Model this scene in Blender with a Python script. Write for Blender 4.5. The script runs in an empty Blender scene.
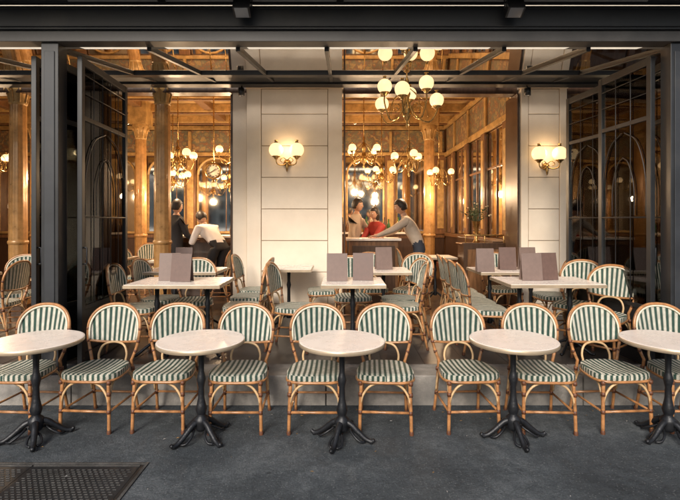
import bpy, math, random
from mathutils import Vector, Matrix, Quaternion
random.seed(7)
sc = bpy.context.scene
V = Vector
pi = math.pi

# ------------------------------------------------------------ materials
def nd(nt, t, **k):
    n = nt.nodes.new(t)
    for a, b in k.items():
        setattr(n, a, b)
    return n
def base(name):
    m = bpy.data.materials.new(name); m.use_nodes = True
    nt = m.node_tree; bs = nt.nodes['Principled BSDF']
    return m, nt, bs
def cl(x): return max(0, min(1, x))
def mat(name, col, rough=.5, metal=0, var=.15, scale=6, bump=0, bscale=60, stretch=(1, 1, 1), coat=0, rvar=.1, dirt=None):
    m, nt, bs = base(name); L = nt.links.new
    tc = nd(nt, 'ShaderNodeTexCoord'); mp = nd(nt, 'ShaderNodeMapping'); mp.inputs['Scale'].default_value = stretch
    L(tc.outputs['Object'], mp.inputs['Vector'])
    nz = nd(nt, 'ShaderNodeTexNoise'); nz.inputs['Scale'].default_value = scale; nz.inputs['Detail'].default_value = 7
    nz.inputs['Roughness'].default_value = .65
    L(mp.outputs[0], nz.inputs['Vector'])
    cr = nd(nt, 'ShaderNodeValToRGB'); e = cr.color_ramp.elements
    e[0].position = .3; e[1].position = .7
    e[0].color = (*[cl(c*(1-var)) for c in col], 1); e[1].color = (*[cl(c*(1+var)) for c in col], 1)
    L(nz.outputs['Fac'], cr.inputs[0])
    out = cr.outputs[0]
    if dirt:
        n3 = nd(nt, 'ShaderNodeTexNoise'); n3.inputs['Scale'].default_value = dirt[1]; n3.inputs['Detail'].default_value = 4
        L(tc.outputs['Object'], n3.inputs['Vector'])
        r3 = nd(nt, 'ShaderNodeMapRange'); r3.inputs[1].default_value = dirt[2]; r3.inputs[2].default_value = dirt[3]
        L(n3.outputs['Fac'], r3.inputs[0])
        mx = nd(nt, 'ShaderNodeMixRGB'); mx.inputs[2].default_value = (*dirt[0], 1)
        L(r3.outputs[0], mx.inputs[0]); L(out, mx.inputs[1]); out = mx.outputs[0]
    L(out, bs.inputs['Base Color'])
    mr = nd(nt, 'ShaderNodeMapRange'); mr.inputs[3].default_value = max(.02, rough-rvar); mr.inputs[4].default_value = min(1, rough+rvar)
    L(nz.outputs['Fac'], mr.inputs[0]); L(mr.outputs[0], bs.inputs['Roughness'])
    bs.inputs['Metallic'].default_value = metal
    if coat: bs.inputs['Coat Weight'].default_value = coat
    if bump:
        n2 = nd(nt, 'ShaderNodeTexNoise'); n2.inputs['Scale'].default_value = bscale; n2.inputs['Detail'].default_value = 5
        L(mp.outputs[0], n2.inputs['Vector'])
        b = nd(nt, 'ShaderNodeBump'); b.inputs['Strength'].default_value = bump; b.inputs['Distance'].default_value = .01
        L(n2.outputs['Fac'], b.inputs['Height']); L(b.outputs[0], bs.inputs['Normal'])
    return m
def mth(nt, op, a, b=None):
    n = nd(nt, 'ShaderNodeMath', operation=op)
    for i, x in enumerate((a, b)):
        if x is None: continue
        if isinstance(x, (int, float)): n.inputs[i].default_value = x
        else: nt.links.new(x, n.inputs[i])
    return n.outputs[0]
def stripe_mat(name, period, cA, cB, frac=.5):
    m, nt, bs = base(name); L = nt.links.new
    uv = nd(nt, 'ShaderNodeUVMap'); sp = nd(nt, 'ShaderNodeSeparateXYZ'); L(uv.outputs[0], sp.inputs[0])
    x, y = sp.outputs[0], sp.outputs[1]
    wob = mth(nt, 'MULTIPLY', mth(nt, 'SINE', mth(nt, 'MULTIPLY', y, 2*pi/.012)), .0026)
    xs = mth(nt, 'ADD', x, wob)
    fr = mth(nt, 'FRACT', mth(nt, 'ADD', mth(nt, 'DIVIDE', xs, period), 100.25))
    st = mth(nt, 'LESS_THAN', fr, frac)
    mx = nd(nt, 'ShaderNodeMixRGB'); mx.inputs[1].default_value = (*cA, 1); mx.inputs[2].default_value = (*cB, 1); L(st, mx.inputs[0])
    wv = mth(nt, 'MULTIPLY', mth(nt, 'SINE', mth(nt, 'MULTIPLY', x, 2*pi/.010)), mth(nt, 'SINE', mth(nt, 'MULTIPLY', y, 2*pi/.010)))
    tc = nd(nt, 'ShaderNodeTexCoord'); oi = nd(nt, 'ShaderNodeObjectInfo')
    nz = nd(nt, 'ShaderNodeTexNoise'); nz.inputs['Scale'].default_value = 35; nz.inputs['Detail'].default_value = 5; L(tc.outputs['Object'], nz.inputs['Vector'])
    k = mth(nt, 'ADD', mth(nt, 'MULTIPLY', wv, .30), mth(nt, 'ADD', mth(nt, 'MULTIPLY', nz.outputs['Fac'], .9), .36))
    k = mth(nt, 'ADD', k, mth(nt, 'MULTIPLY', oi.outputs['Random'], .18))
    m2 = nd(nt, 'ShaderNodeMixRGB', blend_type='MULTIPLY'); m2.inputs[0].default_value = 1
    L(mx.outputs[0], m2.inputs[1]); L(k, m2.inputs[2]); L(m2.outputs[0], bs.inputs['Base Color'])
    b = nd(nt, 'ShaderNodeBump'); b.inputs['Strength'].default_value = .8; b.inputs['Distance'].default_value = .003
    L(wv, b.inputs['Height']); L(b.outputs[0], bs.inputs['Normal'])
    bs.inputs['Roughness'].default_value = .42
    return m
def glass_mat(name, tint=(1, 1, 1), refl=1.0, ior=1.5):
    m = bpy.data.materials.new(name); m.use_nodes = True; nt = m.node_tree; nt.nodes.clear(); L = nt.links.new
    o = nd(nt, 'ShaderNodeOutputMaterial'); t = nd(nt, 'ShaderNodeBsdfTransparent'); t.inputs[0].default_value = (*tint, 1)
    g = nd(nt, 'ShaderNodeBsdfGlossy'); g.inputs['Roughness'].default_value = .02; g.inputs[0].default_value = (.9, .9, .9, 1)
    f = nd(nt, 'ShaderNodeFresnel'); f.inputs[0].default_value = ior
    mx = nd(nt, 'ShaderNodeMixShader'); L(mth(nt, 'MULTIPLY', f.outputs[0], refl), mx.inputs[0]); L(t.outputs[0], mx.inputs[1]); L(g.outputs[0], mx.inputs[2]); L(mx.outputs[0], o.inputs[0])
    return m
def emis(name, col, s):
    m, nt, bs = base(name)
    bs.inputs['Base Color'].default_value = (.75, .68, .55, 1); bs.inputs['Roughness'].default_value = .15
    bs.inputs['Emission Color'].default_value = (*col, 1); bs.inputs['Emission Strength'].default_value = s
    return m
def frieze_mat(name):
    m, nt, bs = base(name); L = nt.links.new
    tc = nd(nt, 'ShaderNodeTexCoord')
    vo = nd(nt, 'ShaderNodeTexVoronoi'); vo.inputs['Scale'].default_value = 5; L(tc.outputs['Object'], vo.inputs['Vector'])
    cr = nd(nt, 'ShaderNodeValToRGB'); e = cr.color_ramp.elements
    e[0].color = (.22, .13, .05, 1); e[1].color = (.36, .26, .12, 1); e[1].position = .75
    a = e.new(.25); a.color = (.11, .12, .07, 1); a = e.new(.42); a.color = (.32, .21, .09, 1); a = e.new(.55); a.color = (.13, .13, .09, 1); a = e.new(.66); a.color = (.22, .10, .05, 1)
    nz = nd(nt, 'ShaderNodeTexNoise'); nz.inputs['Scale'].default_value = 9; nz.inputs['Detail'].default_value = 5; nz.inputs['Distortion'].default_value = 1.6
    L(tc.outputs['Object'], nz.inputs['Vector'])
    L(mth(nt, 'ADD', mth(nt, 'MULTIPLY', vo.outputs['Distance'], .35), mth(nt, 'MULTIPLY', nz.outputs['Fac'], .8)), cr.inputs[0])
    L(cr.outputs[0], bs.inputs['Base Color']); bs.inputs['Roughness'].default_value = .4
    return m

M_green = stripe_mat('woven_green_cream', .040, (.70, .665, .56), (.034, .080, .060), .5)
M_cane = mat('cane', (.34, .155, .058), .38, var=.5, scale=16, coat=.25)
M_cane2 = mat('cane_light', (.50, .33, .17), .4, var=.3, scale=20)
M_bind = mat('cane_binding', (.11, .04, .018), .5, var=.3, scale=30)
M_cream = mat('cream_edge', (.60, .56, .44), .5, var=.15, scale=40)
M_top = mat('table_laminate', (.80, .71, .635), .28, var=.05, scale=9, bump=.04, bscale=120, dirt=((.72, .625, .545), 7, .50, .75))
M_rim = mat('table_rim', (.46, .36, .25), .35, metal=.4, var=.15)
M_iron = mat('cast_iron', (.016, .017, .020), .42, metal=.4, var=.4, scale=12, bump=.3, bscale=45)
M_frame = mat('dark_painted_metal', (.014, .015, .017), .42, var=.35, scale=3, rvar=.15)
M_beam = mat('beam_paint', (.018, .020, .024), .5, var=.35, scale=2.5, stretch=(.3, 1, 1), dirt=((.042, .040, .038), 3, .55, .85))
M_beam2 = mat('beam_grey', (.055, .052, .050), .5, var=.3, scale=3)
M_glass = glass_mat('door_glass', (.76, .79, .78), 1.1)
M_roofglass = glass_mat('roof_glass', (.80, .76, .68), 1.9)
M_mirror, _nt, _b = base('aged_mirror'); _b.inputs['Base Color'].default_value = (.74, .71, .65, 1); _b.inputs['Metallic'].default_value = 1; _b.inputs['Roughness'].default_value = .05
M_cream_wall = mat('cream_painted_stone', (.86, .735, .585), .55, var=.05, scale=3, bump=.08, bscale=30, dirt=((.74, .61, .47), 1.8, .46, .85))
M_groove = mat('pier_joint', (.42, .33, .24), .7, var=.1)
M_stone = mat('facade_limestone', (.45, .40, .33), .8, var=.12, scale=2, bump=.2)
M_curb = mat('step_granite', (.26, .24, .215), .7, var=.3, scale=9, bump=.35, bscale=90, dirt=((.10, .095, .09), 3.5, .45, .75))
M_floor = mat('terrace_tile', (.050, .045, .042), .35, var=.3, scale=3, dirt=((.1, .09, .08), 6, .55, .75))
M_infloor = mat('cafe_floor', (.09, .06, .04), .3, var=.3, scale=4)
M_wood = mat('varnished_wood', (.165, .078, .033), .32, var=.5, scale=5, stretch=(5, 5, .7), coat=.3)
M_wood_d = mat('dark_wood', (.060, .030, .016), .35, var=.35, scale=5, stretch=(5, 5, .7), coat=.2)
M_gold = mat('gilded_plaster', (.43, .26, .095), .38, metal=.2, var=.4, scale=7, bump=.35, bscale=18)
M_goldc = mat('gold_column', (.42, .22, .075), .3, metal=.15, var=.28, scale=9, coat=.3)
M_brass = mat('brass', (.46, .29, .11), .28, metal=.95, var=.25, scale=10)
M_ceil = mat('amber_ceiling', (.48, .31, .135), .5, var=.3, scale=2.5)
M_frieze = frieze_mat('painted_frieze')
M_globe = emis('opaline_globe_lit', (1, .70, .34), 1.25)
M_globe2 = emis('opaline_globe_lit_warm', (1, .66, .30), 1.6)
M_menu = mat('menu_leather', (.115, .068, .055), .5, var=.15, scale=20)
M_menu2 = mat('menu_leather_taupe', (.16, .108, .09), .5, var=.12, scale=20)
M_black = mat('black_plastic', (.012, .012, .013), .35, var=.2)
M_lens, _nt, _b = base('spot_lens'); _b.inputs['Base Color'].default_value = (.4, .42, .45, 1); _b.inputs['Roughness'].default_value = .1; _b.inputs['Metallic'].default_value = .7
M_skin = mat('skin', (.48, .28, .19), .5, var=.08, scale=20)
M_hair = mat('dark_hair', (.02, .013, .01), .5, var=.3, scale=60)
M_eye = mat('eye_white', (.7, .68, .65), .3, var=.02)
M_lip = mat('lips', (.35, .12, .09), .5, var=.05)
M_beige = mat('beige_shirt', (.46, .37, .29), .8, var=.15, scale=7, bump=.9, bscale=11)
M_white = mat('white_shirt', (.78, .77, .76), .8, var=.05, scale=7, bump=.9, bscale=11)
M_red = mat('red_top', (.34, .03, .022), .7, var=.2, scale=7, bump=.6, bscale=11)
M_seatred = mat('banquette_leather', (.14, .035, .02), .4, var=.2, scale=7)
M_dark = mat('black_coat', (.015, .015, .018), .8, var=.3, scale=7)
M_jeans = mat('dark_trousers', (.03, .035, .05), .8, var=.2, scale=12)
M_shoe = mat('shoe_leather', (.02, .015, .012), .35, var=.2)
M_face = mat('clock_face', (.75, .70, .58), .4, var=.04)
M_cover = mat('cellar_hatch_iron', (.085, .083, .080), .5, metal=.3, var=.4, scale=8, bump=.5, bscale=80, dirt=((.04, .038, .036), 5, .5, .75))
M_awning = mat('awning_canvas', (.035, .035, .04), .85, var=.2, scale=4)
M_pale = mat('awning_rail', (.30, .29, .28), .5, var=.15, scale=5)
M_bottle = mat('bottle_glass', (.03, .10, .03), .12, var=.5, scale=3)
M_leaf = mat('dry_leaf', (.22, .13, .05), .8, var=.4, scale=8)
M_flower = mat('cream_petals', (.7, .6, .42), .7, var=.2, scale=20)
M_foliage = mat('foliage', (.05, .08, .03), .6, var=.4, scale=12)

# asphalt
def asphalt():
    m, nt, bs = base('pavement_asphalt'); L = nt.links.new
    tc = nd(nt, 'ShaderNodeTexCoord')
    def noise(s, d=6, r=.6, dist=0):
        n = nd(nt, 'ShaderNodeTexNoise'); n.inputs['Scale'].default_value = s; n.inputs['Detail'].default_value = d; n.inputs['Roughness'].default_value = r; n.inputs['Distortion'].default_value = dist
        L(tc.outputs['Object'], n.inputs['Vector']); return n.outputs['Fac']
    a = noise(1.3, 7, .62, .4); b = noise(75, 4, .9); c = noise(11, 6, .75); g = noise(26, 3, .7)
    k = mth(nt, 'ADD', mth(nt, 'MULTIPLY', a, 1.15), mth(nt, 'ADD', mth(nt, 'MULTIPLY', b, .95), mth(nt, 'ADD', mth(nt, 'MULTIPLY', c, .60), mth(nt, 'MULTIPLY', g, .35))))
    cr = nd(nt, 'ShaderNodeValToRGB'); e = cr.color_ramp.elements
    kk = mth(nt, 'SUBTRACT', mth(nt, 'MULTIPLY', k, .5), .19)
    e[0].position = .40; e[0].color = (.016, .021, .026, 1); e[1].position = .80; e[1].color = (.180, .196, .208, 1)
    a2 = e.new(.57); a2.color = (.056, .067, .076, 1)
    L(kk, cr.inputs[0])
    vo = nd(nt, 'ShaderNodeTexVoronoi'); vo.inputs['Scale'].default_value = 4.3; L(tc.outputs['Object'], vo.inputs['Vector'])
    sz = mth(nt, 'MULTIPLY', noise(3, 2), .17)
    spot = mth(nt, 'LESS_THAN', vo.outputs['Distance'], mth(nt, 'SUBTRACT', sz, .015))
    mx = nd(nt, 'ShaderNodeMixRGB'); mx.inputs[2].default_value = (.020, .023, .026, 1); L(mth(nt, 'MULTIPLY', spot, .6), mx.inputs[0]); L(cr.outputs[0], mx.inputs[1])
    vg = nd(nt, 'ShaderNodeTexVoronoi'); vg.inputs['Scale'].default_value = 42; L(tc.outputs['Object'], vg.inputs['Vector'])
    gr = mth(nt, 'LESS_THAN', vg.outputs['Distance'], .18)
    m3 = nd(nt, 'ShaderNodeMixRGB'); m3.inputs[2].default_value = (.24, .25, .25, 1); L(mth(nt, 'MULTIPLY', gr, .42), m3.inputs[0]); L(mx.outputs[0], m3.inputs[1])
    L(m3.outputs[0], bs.inputs['Base Color'])
    mr = nd(nt, 'ShaderNodeMapRange'); mr.inputs[3].default_value = .45; mr.inputs[4].default_value = .95; L(a, mr.inputs[0]); L(mr.outputs[0], bs.inputs['Roughness'])
    bp = nd(nt, 'ShaderNodeBump'); bp.inputs['Strength'].default_value = 1.0; bp.inputs['Distance'].default_value = .012; L(mth(nt, 'ADD', b, mth(nt, 'MULTIPLY', c, 1.5)), bp.inputs['Height']); L(bp.outputs[0], bs.inputs['Normal'])
    return m
M_asph = asphalt()
M_road = mat('road_asphalt', (.05, .05, .052), .8, var=.2, scale=5, bump=.3)
M_paint = mat('road_paint', (.7, .7, .68), .7, var=.1)
M_win = mat('window_glass_dark', (.03, .035, .04), .08, var=.2)

# ------------------------------------------------------------ mesh builder
class MB:
    def __init__(s): s.v = []; s.f = []; s.m = []; s.s = []; s.uv = []; s.mats = []
    def mi(s, m):
        if m not in s.mats: s.mats.append(m)
        return s.mats.index(m)
    def add(s, vs, fs, m, smooth=False, uvs=None, M=None):
        o = len(s.v)
        s.v += [(M @ V(p) if M else V(p)) for p in vs]
        s.uv += uvs if uvs else [(0, 0)]*len(vs)
        one = not isinstance(m, list)
        i1 = s.mi(m) if one else None
        for k, f in enumerate(fs):
            s.f.append([o+i for i in f]); s.m.append(i1 if one else s.mi(m[k])); s.s.append(smooth)
    def box(s, x0, x1, y0, y1, z0, z1, m, M=None):
        vs = [(x, y, z) for z in (z0, z1) for y in (y0, y1) for x in (x0, x1)]
        s.add(vs, [(0, 2, 3, 1), (4, 5, 7, 6), (0, 1, 5, 4), (2, 6, 7, 3), (0, 4, 6, 2), (1, 3, 7, 5)], m, M=M)
    def quad(s, a, b, c, d, m): s.add([a, b, c, d], [(0, 1, 2, 3)], m)
    def tube(s, pts, r, m, n=7, closed=False, M=None, caps=True):
        pts = [V(p) for p in pts]; N = len(pts)
        rs = r if isinstance(r, (list, tuple)) else [r]*N
        T = []
        for i in range(N):
            if closed: t = pts[(i+1) % N]-pts[i-1]
            else: t = pts[min(i+1, N-1)]-pts[max(i-1, 0)]
            T.append(t.normalized() if t.length > 1e-9 else V((0, 0, 1)))
        up = V((0, 0, 1)) if abs(T[0].z) < .9 else V((0, 1, 0))
        nrm = (up-T[0]*up.dot(T[0])).normalized()
        vs = []
        for i in range(N):
            if i:
                q = T[i-1].rotation_difference(T[i]); nrm = q @ nrm
                nrm = (nrm-T[i]*nrm.dot(T[i])).normalized()
            bn = T[i].cross(nrm)
            for k in range(n):
                a = 2*pi*k/n; vs.append(pts[i]+(nrm*math.cos(a)+bn*math.sin(a))*rs[i])
        fs = []
        for i in range(N if closed else N-1):
            j = (i+1) % N
            for k in range(n): fs.append((i*n+k, i*n+(k+1) % n, j*n+(k+1) % n, j*n+k))
        if not closed and caps: fs.append(list(range(n))[::-1]); fs.append([(N-1)*n+k for k in range(n)])
        s.add(vs, fs, m, True, M=M)
    def lathe(s, prof, m, c=(0, 0, 0), n=20, M=None, smooth=True):
        vs = []; fs = []
        for r, z in prof:
            for k in range(n):
                a = 2*pi*k/n; vs.append((c[0]+r*math.cos(a), c[1]+r*math.sin(a), c[2]+z))
        for i in range(len(prof)-1):
            for k in range(n): fs.append((i*n+k, i*n+(k+1) % n, (i+1)*n+(k+1) % n, (i+1)*n+k))
        s.add(vs, fs, m, smooth, M=M)
    def ball(s, c, r, m, n=16, sc_=(1, 1, 1), M=None):
        k = n//2
        vs = []; fs = []
        for i in range(k+1):
            t = pi*i/k
            for j in range(n):
                a = 2*pi*j/n; q = max(math.sin(t), .004)
                vs.append((c[0]+r*sc_[0]*q*math.cos(a), c[1]+r*sc_[1]*q*math.sin(a), c[2]-r*sc_[2]*math.cos(t)))
        for i in range(k):
            for j in range(n): fs.append((i*n+j, i*n+(j+1) % n, (i+1)*n+(j+1) % n, (i+1)*n+j))
        s.add(vs, fs, m, True, M=M)
    def mesh(s, name):
        me = bpy.data.meshes.new(name); me.from_pydata([tuple(p) for p in s.v], [], s.f)
        for m in s.mats: me.materials.append(m)
        me.polygons.foreach_set('material_index', s.m); me.polygons.foreach_set('use_smooth', s.s)
        uvl = me.uv_layers.new(name='UVMap')
        for l in me.loops: uvl.data[l.index].uv = s.uv[l.vertex_index]
        me.update(); return me
    def obj(s, name, parent=None, loc=(0, 0, 0), rz=0, bevel=0):
        o = bpy.data.objects.new(name, s.mesh(name)); sc.collection.objects.link(o)
        o.location = loc; o.rotation_euler = (0, 0, rz)
        if parent: o.parent = parent
        if bevel:
            b = o.modifiers.new('bevel', 'BEVEL'); b.width = bevel; b.segments = 2; b.limit_method = 'ANGLE'; b.angle_limit = .7
        return o
def inst(me, name, loc, rz=0, bevel=0):
    o = bpy.data.objects.new(name, me); sc.collection.objects.link(o); o.location = loc; o.rotation_euler = (0, 0, rz)
    if bevel:
        b = o.modifiers.new('bevel', 'BEVEL'); b.width = bevel; b.segments = 2; b.limit_method = 'ANGLE'; b.angle_limit = .7
    return o
def empty(name, loc=(0, 0, 0)):
    o = bpy.data.objects.new(name, None); sc.collection.objects.link(o); o.location = loc; o.empty_display_size = .1; return o
def smooth(pts, k=6):
    pts = [V(p) for p in pts]; out = []
    P = [2*pts[0]-pts[1]]+pts+[2*pts[-1]-pts[-2]]
    for i in range(1, len(P)-2):
        a, b, c, d = P[i-1:i+3]
        for j in range(k):
            t = j/k
            out.append(.5*((2*b)+(c-a)*t+(2*a-5*b+4*c-d)*t*t+(3*b-a-3*c+d)*t**3))
    out.append(pts[-1]); return out
def sgp(x, p): return math.copysign(abs(x)**p, x)

# ------------------------------------------------------------ bistro chair (front faces -Y)
def chair_mesh():
    b = MB()
    N = 56; out = []
    for i in range(N):
        t = -pi/2+2*pi*i/N
        x = .212*sgp(math.cos(t), .58); y = .200*sgp(math.sin(t), .62)
        x *= 1-.13*(y/.205); out.append((x, y))
    arc = [0]
    for i in range(1, N+1):
        a, c = out[i-1], out[i % N]; arc.append(arc[-1]+math.hypot(a[0]-c[0], a[1]-c[1]))
    rings = [0.02, .35, .7, .93, 1.0]; zz = [.442, .444, .450, .454, .447]
    vs = []; uv = []; fs = []
    for s, z in zip(rings, zz):
        for x, y in out: vs.append((x*s, y*s, z)); uv.append((x*s, y*s))
    for i in range(len(rings)-1):
        for k in range(N): fs.append((i*N+k, i*N+(k+1) % N, (i+1)*N+(k+1) % N, (i+1)*N+k))
    b.add(vs, fs, M_green, True, uv)
    vs = []; uv = []; fs = []
    for z, s in ((.447, 1.0), (.425, 1.012), (.402, 1.0)):
        for k in range(N+1):
            x, y = out[k % N]; vs.append((x*s, y*s, z)); uv.append((arc[k], z))
    for i in range(2):
        for k in range(N): fs.append((i*(N+1)+k, i*(N+1)+k+1, (i+1)*(N+1)+k+1, (i+1)*(N+1)+k))
    b.add(vs, fs, M_green, True, uv)
    b.tube([(x, y, .396) for x, y in out], .011, M_cane, closed=True)
    b.add([(x*.97, y*.97, .405) for x, y in out], [list(range(N))], M_cane2)
    W, Z0, H = .228, .70, .20
    def hw(z):
        if z < Z0: return .172+(W-.172)*math.sin(min(1, (z-.45)/(Z0-.45))*pi/2)
        return W*max(0, 1-((z-Z0)/H)**2.3)**(1/2.3)
    def by(x, z): return .185+.15*(z-.45)+.038*(1-min(1, (x/W)**2))*min(1, (z-.45)/.12)
    arch = []
    for i in range(6):
        z = .45+(Z0-.45)*i/6; arch.append((-hw(z), z))
    for i in range(25):
        a = pi-pi*i/24; arch.append((W*sgp(math.cos(a), 2/2.3), Z0+H*abs(math.sin(a))**(2/2.3)))
    for i in range(5, -1, -1):
        z = .45+(Z0-.45)*i/6; arch.append((hw(z), z))
    ap = [(x, by(x, z), z) for x, z in arch]
    full = smooth([(-.19, .265, 0), (-.180, .225, .2)]+ap[:1], 4)[:-1]+[V(p) for p in ap]+smooth([ap[-1], (.180, .225, .2), (.19, .265, 0)], 4)[1:]
    b.tube(full, .0125, M_cane, n=8)
    inn = [(x*.925, by(x, z)-.006, .58+(z-.58)*.945) for x, z in arch if z >= .58]
    b.tube(inn, .008, M_cream, n=6)
    R, C = 22, 18; vs = []; uv = []; fs = []
    for i in range(R+1):
        t = i/R; z = .60+(.893-.60)*(1-(1-t)**1.7)
        for j in range(C+1):
            s = -1+2*j/C; x = hw(z)*s*.965; zz_ = z-.018*(1-s*s)*(1-t)
            vs.append((x, by(x, zz_), zz_)); uv.append((x*(1-.18*(z-.60)/.3)+.01, zz_))
    for i in range(R):
        for j in range(C): q = i*(C+1)+j; fs.append((q, q+1, q+C+2, q+C+1))
    b.add(vs, fs, M_green, True, uv)
    bt = [vs[j] for j in range(C+1)]; b.tube(bt, .0105, M_cane, n=7)
    lp = smooth([(-.115, .19, .43), (-.12, .205, .50), (-.085, .222, .565), (0, .235, .585), (.085, .222, .565), (.12, .205, .50), (.115, .19, .43)], 5)
    b.tube(lp, .0095, M_cane2, n=7)
    for sx in (-1, 1):
        b.tube(smooth([(sx*.195, -.178, 0), (sx*.190, -.172, .2), (sx*.182, -.165, .40)], 4), .0135, M_cane, n=8)
        b.lathe([(.016, 0), (.017, .02), (.014, .03)], M_bind, (sx*.195, -.178, 0), 8)
        b.lathe([(.015, 0), (.016, .02), (.013, .03)], M_bind, (sx*.19, .265, 0), 8)
        for z in (.165, .30, .385):
            b.tube([(sx*.190, -.173, z-.014), (sx*.189, -.172, z+.014)], .0165, M_bind, n=8)
        for z, y in ((.165, .232), (.38, .195)):
            b.tube([(sx*.181, y, z-.014), (sx*.180, y-.002, z+.014)], .0160, M_bind, n=8)
        for z in (.52, .60, .70):
            x = hw(z); b.tube([(sx*x, by(x, z), z-.010), (sx*hw(z+.010), by(x, z+.010), z+.010)], .0152, M_bind, n=8)
        b.tube([(sx*.19, -.173, .165), (sx*.184, .232, .165)], .0095, M_cane, n=6)
        for y0, y1 in ((-.172, -.05), (.215, .08)):
            b.tube(smooth([(sx*.188, y0, .19), (sx*.187, y0*.86, .29), (sx*.183, (y0+y1)/2, .36), (sx*.18, y1, .392)], 4), .0085, M_cane2, n=6)
        b.tube(smooth([(sx*.19, -.173, .19), (sx*.175, -.173, .28), (sx*.125, -.173, .355), (sx*.05, -.175, .392)], 4), .0095, M_cane2, n=6)
        b.tube(smooth([(sx*.184, .23, .19), (sx*.17, .22, .28), (sx*.12, .21, .355), (sx*.05, .2, .392)], 4), .0085, M_cane2, n=6)
    b.tube([(-.19, -.173, .165), (.19, -.173, .165)], .0105, M_cane, n=6)
    b.tube([(-.184, .232, .165), (.184, .232, .165)], .0095, M_cane, n=6)
    return b.mesh('bistro_chair')
CH = chair_mesh()
def chair(x, y, z=0, rz=0): inst(CH, 'bistro_chair', (x, y, z), rz)

# front row
for i, x in enumerate([-2.52, -1.93, -1.38, -.79, -.19, .355, 1.007, 1.59, 2.17, 2.72]):
    chair(x, 3.63+random.uniform(-.02, .02), 0, random.uniform(-.08, .08))

# ------------------------------------------------------------ round café table
def table_mesh():
    b = MB(); R = .318
    b.lathe([(.001, .735), (R-.012, .735), (R-.003, .732)], M_top, n=64, smooth=False)
    b.lathe([(R-.003, .732), (R, .728), (R, .709), (R-.006, .703)], M_rim, n=64)
    b.lathe([(R-.006, .703), (.001, .703)], M_wood_d, n=64, smooth=False)
    b.lathe([(.001, .702), (.12, .702), (.12, .694), (.03, .685), (.024, .66), (.032, .64), (.022, .62), (.02, .50), (.027, .47), (.034, .44), (.027, .41),
             (.021, .38), (.024, .30), (.034, .25), (.042, .22), (.034, .19), (.028, .175), (.05, .155), (.056, .13), (.046, .10), (.05, .085), (.03, .06), (.001, .055)], M_iron, n=20)
    for k in range(4):
        a = k*pi/2+.5
        d = V((math.cos(a), math.sin(a), 0))
        pts = smooth([d*.02+V((0, 0, .135)), d*.07+V((0, 0, .12)), d*.13+V((0, 0, .07)), d*.185+V((0, 0, .03)), d*.225+V((0, 0, .022)), d*.245+V((0, 0, .035))], 4)
        n = len(pts); b.tube(pts, [.025-.012*i/(n-1) for i in range(n)], M_iron, n=8)
        b.ball(tuple(d*.222+V((0, 0, .018))), .018, M_iron, 8)
        sd = V((-d.y, d.x, 0))
        for sg in (-1, 1):
            b.tube(smooth([d*.06+V((0, 0, .085)), d*.10+sd*sg*.035+V((0, 0, .06)), d*.15+sd*sg*.045+V((0, 0, .028)), d*.18+sd*sg*.02+V((0, 0, .02))], 4), .009, M_iron, n=6)
    return b.mesh('round_cafe_table')
TB = table_mesh()
for i, x in enumerate([-2.25, -1.03, .015, 1.29, 2.43]):
    inst(TB, 'round_cafe_table', (x, 3.37+[.0, .01, -.01, .02, 0][i], 0), i*.37)

def rtable_mesh(w, d):
    b = MB()
    b.box(-w/2, w/2, -d/2, d/2, .712, .735, M_top)
    b.box(-w/2-.006, w/2+.006, -d/2-.006, d/2+.006, .700, .7305, M_rim)
    for sx in ((-1, 1) if w > .8 else (0,)):
        x = sx*(w/2-.2)
        b.lathe([(.06, .698), (.025, .68), (.02, .55), (.03, .5), (.02, .45), (.022, .25), (.036, .2), (.026, .15), (.04, .1), (.03, .06)], M_iron, (x, 0, 0), 14)
        for k in range(4):
            a = k*pi/2+pi/4; dd = V((math.cos(a), math.sin(a), 0)); o = V((x, 0, 0))
            b.tube(smooth([o+dd*.02+V((0, 0, .12)), o+dd*.1+V((0, 0, .08)), o+dd*.2+V((0, 0, .018)), o+dd*.24+V((0, 0, .016))], 4), .015, M_iron, n=7)
    return b.mesh('terrace_table')
FZ = .26
RT = rtable_mesh(.92, .62); RS = rtable_mesh(.62, .60)
inst(RT, 'terrace_table', (-1.62, 4.68, FZ)); inst(RS, 'terrace_table', (.13, 4.68, FZ)); inst(RT, 'terrace_table', (2.12, 4.72, FZ))
inst(RS, 'terrace_table', (-.68, 6.05, FZ)); inst(RT, 'terrace_table', (2.15, 5.75, FZ)); inst(RT, 'terrace_table', (-1.95, 5.75, FZ)); inst(RS, 'terrace_table', (.55, 5.75, FZ))
inst(RS, 'terrace_table', (-4.4, 5.2, FZ))
hp = pi/2
for x, y, r in [(-2.14, 4.85, hp), (-2.1, 5.35, hp), (-1.68, 5.22, 0.1), (-1.05, 4.9, -hp+.15), (-1.1, 5.5, -hp), (-.48, 4.85, hp-.1), (-1.12, 6.02, hp), (-.22, 6.0, -hp),
                (.66, 4.95, -hp), (.72, 5.35, -hp+.3), (.42, 6.15, 0), (.95, 6.05, -.5), (.15, 5.5, .1),
                (1.52, 4.75, hp), (1.53, 5.15, hp+.1), (1.55, 5.55, hp), (1.57, 5.95, hp-.1), (2.60, 5.0, -.7), (2.55, 4.45, -.9), (2.62, 5.6, -hp), (2.2, 6.15, .1),
                (-4.1, 5.75, .2), (-3.85, 5.1, -hp), (-4.6, 4.6, pi), (3.6, 5.2, hp)]:
    chair(x, y, FZ, r+random.uniform(-.08, .08))

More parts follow.
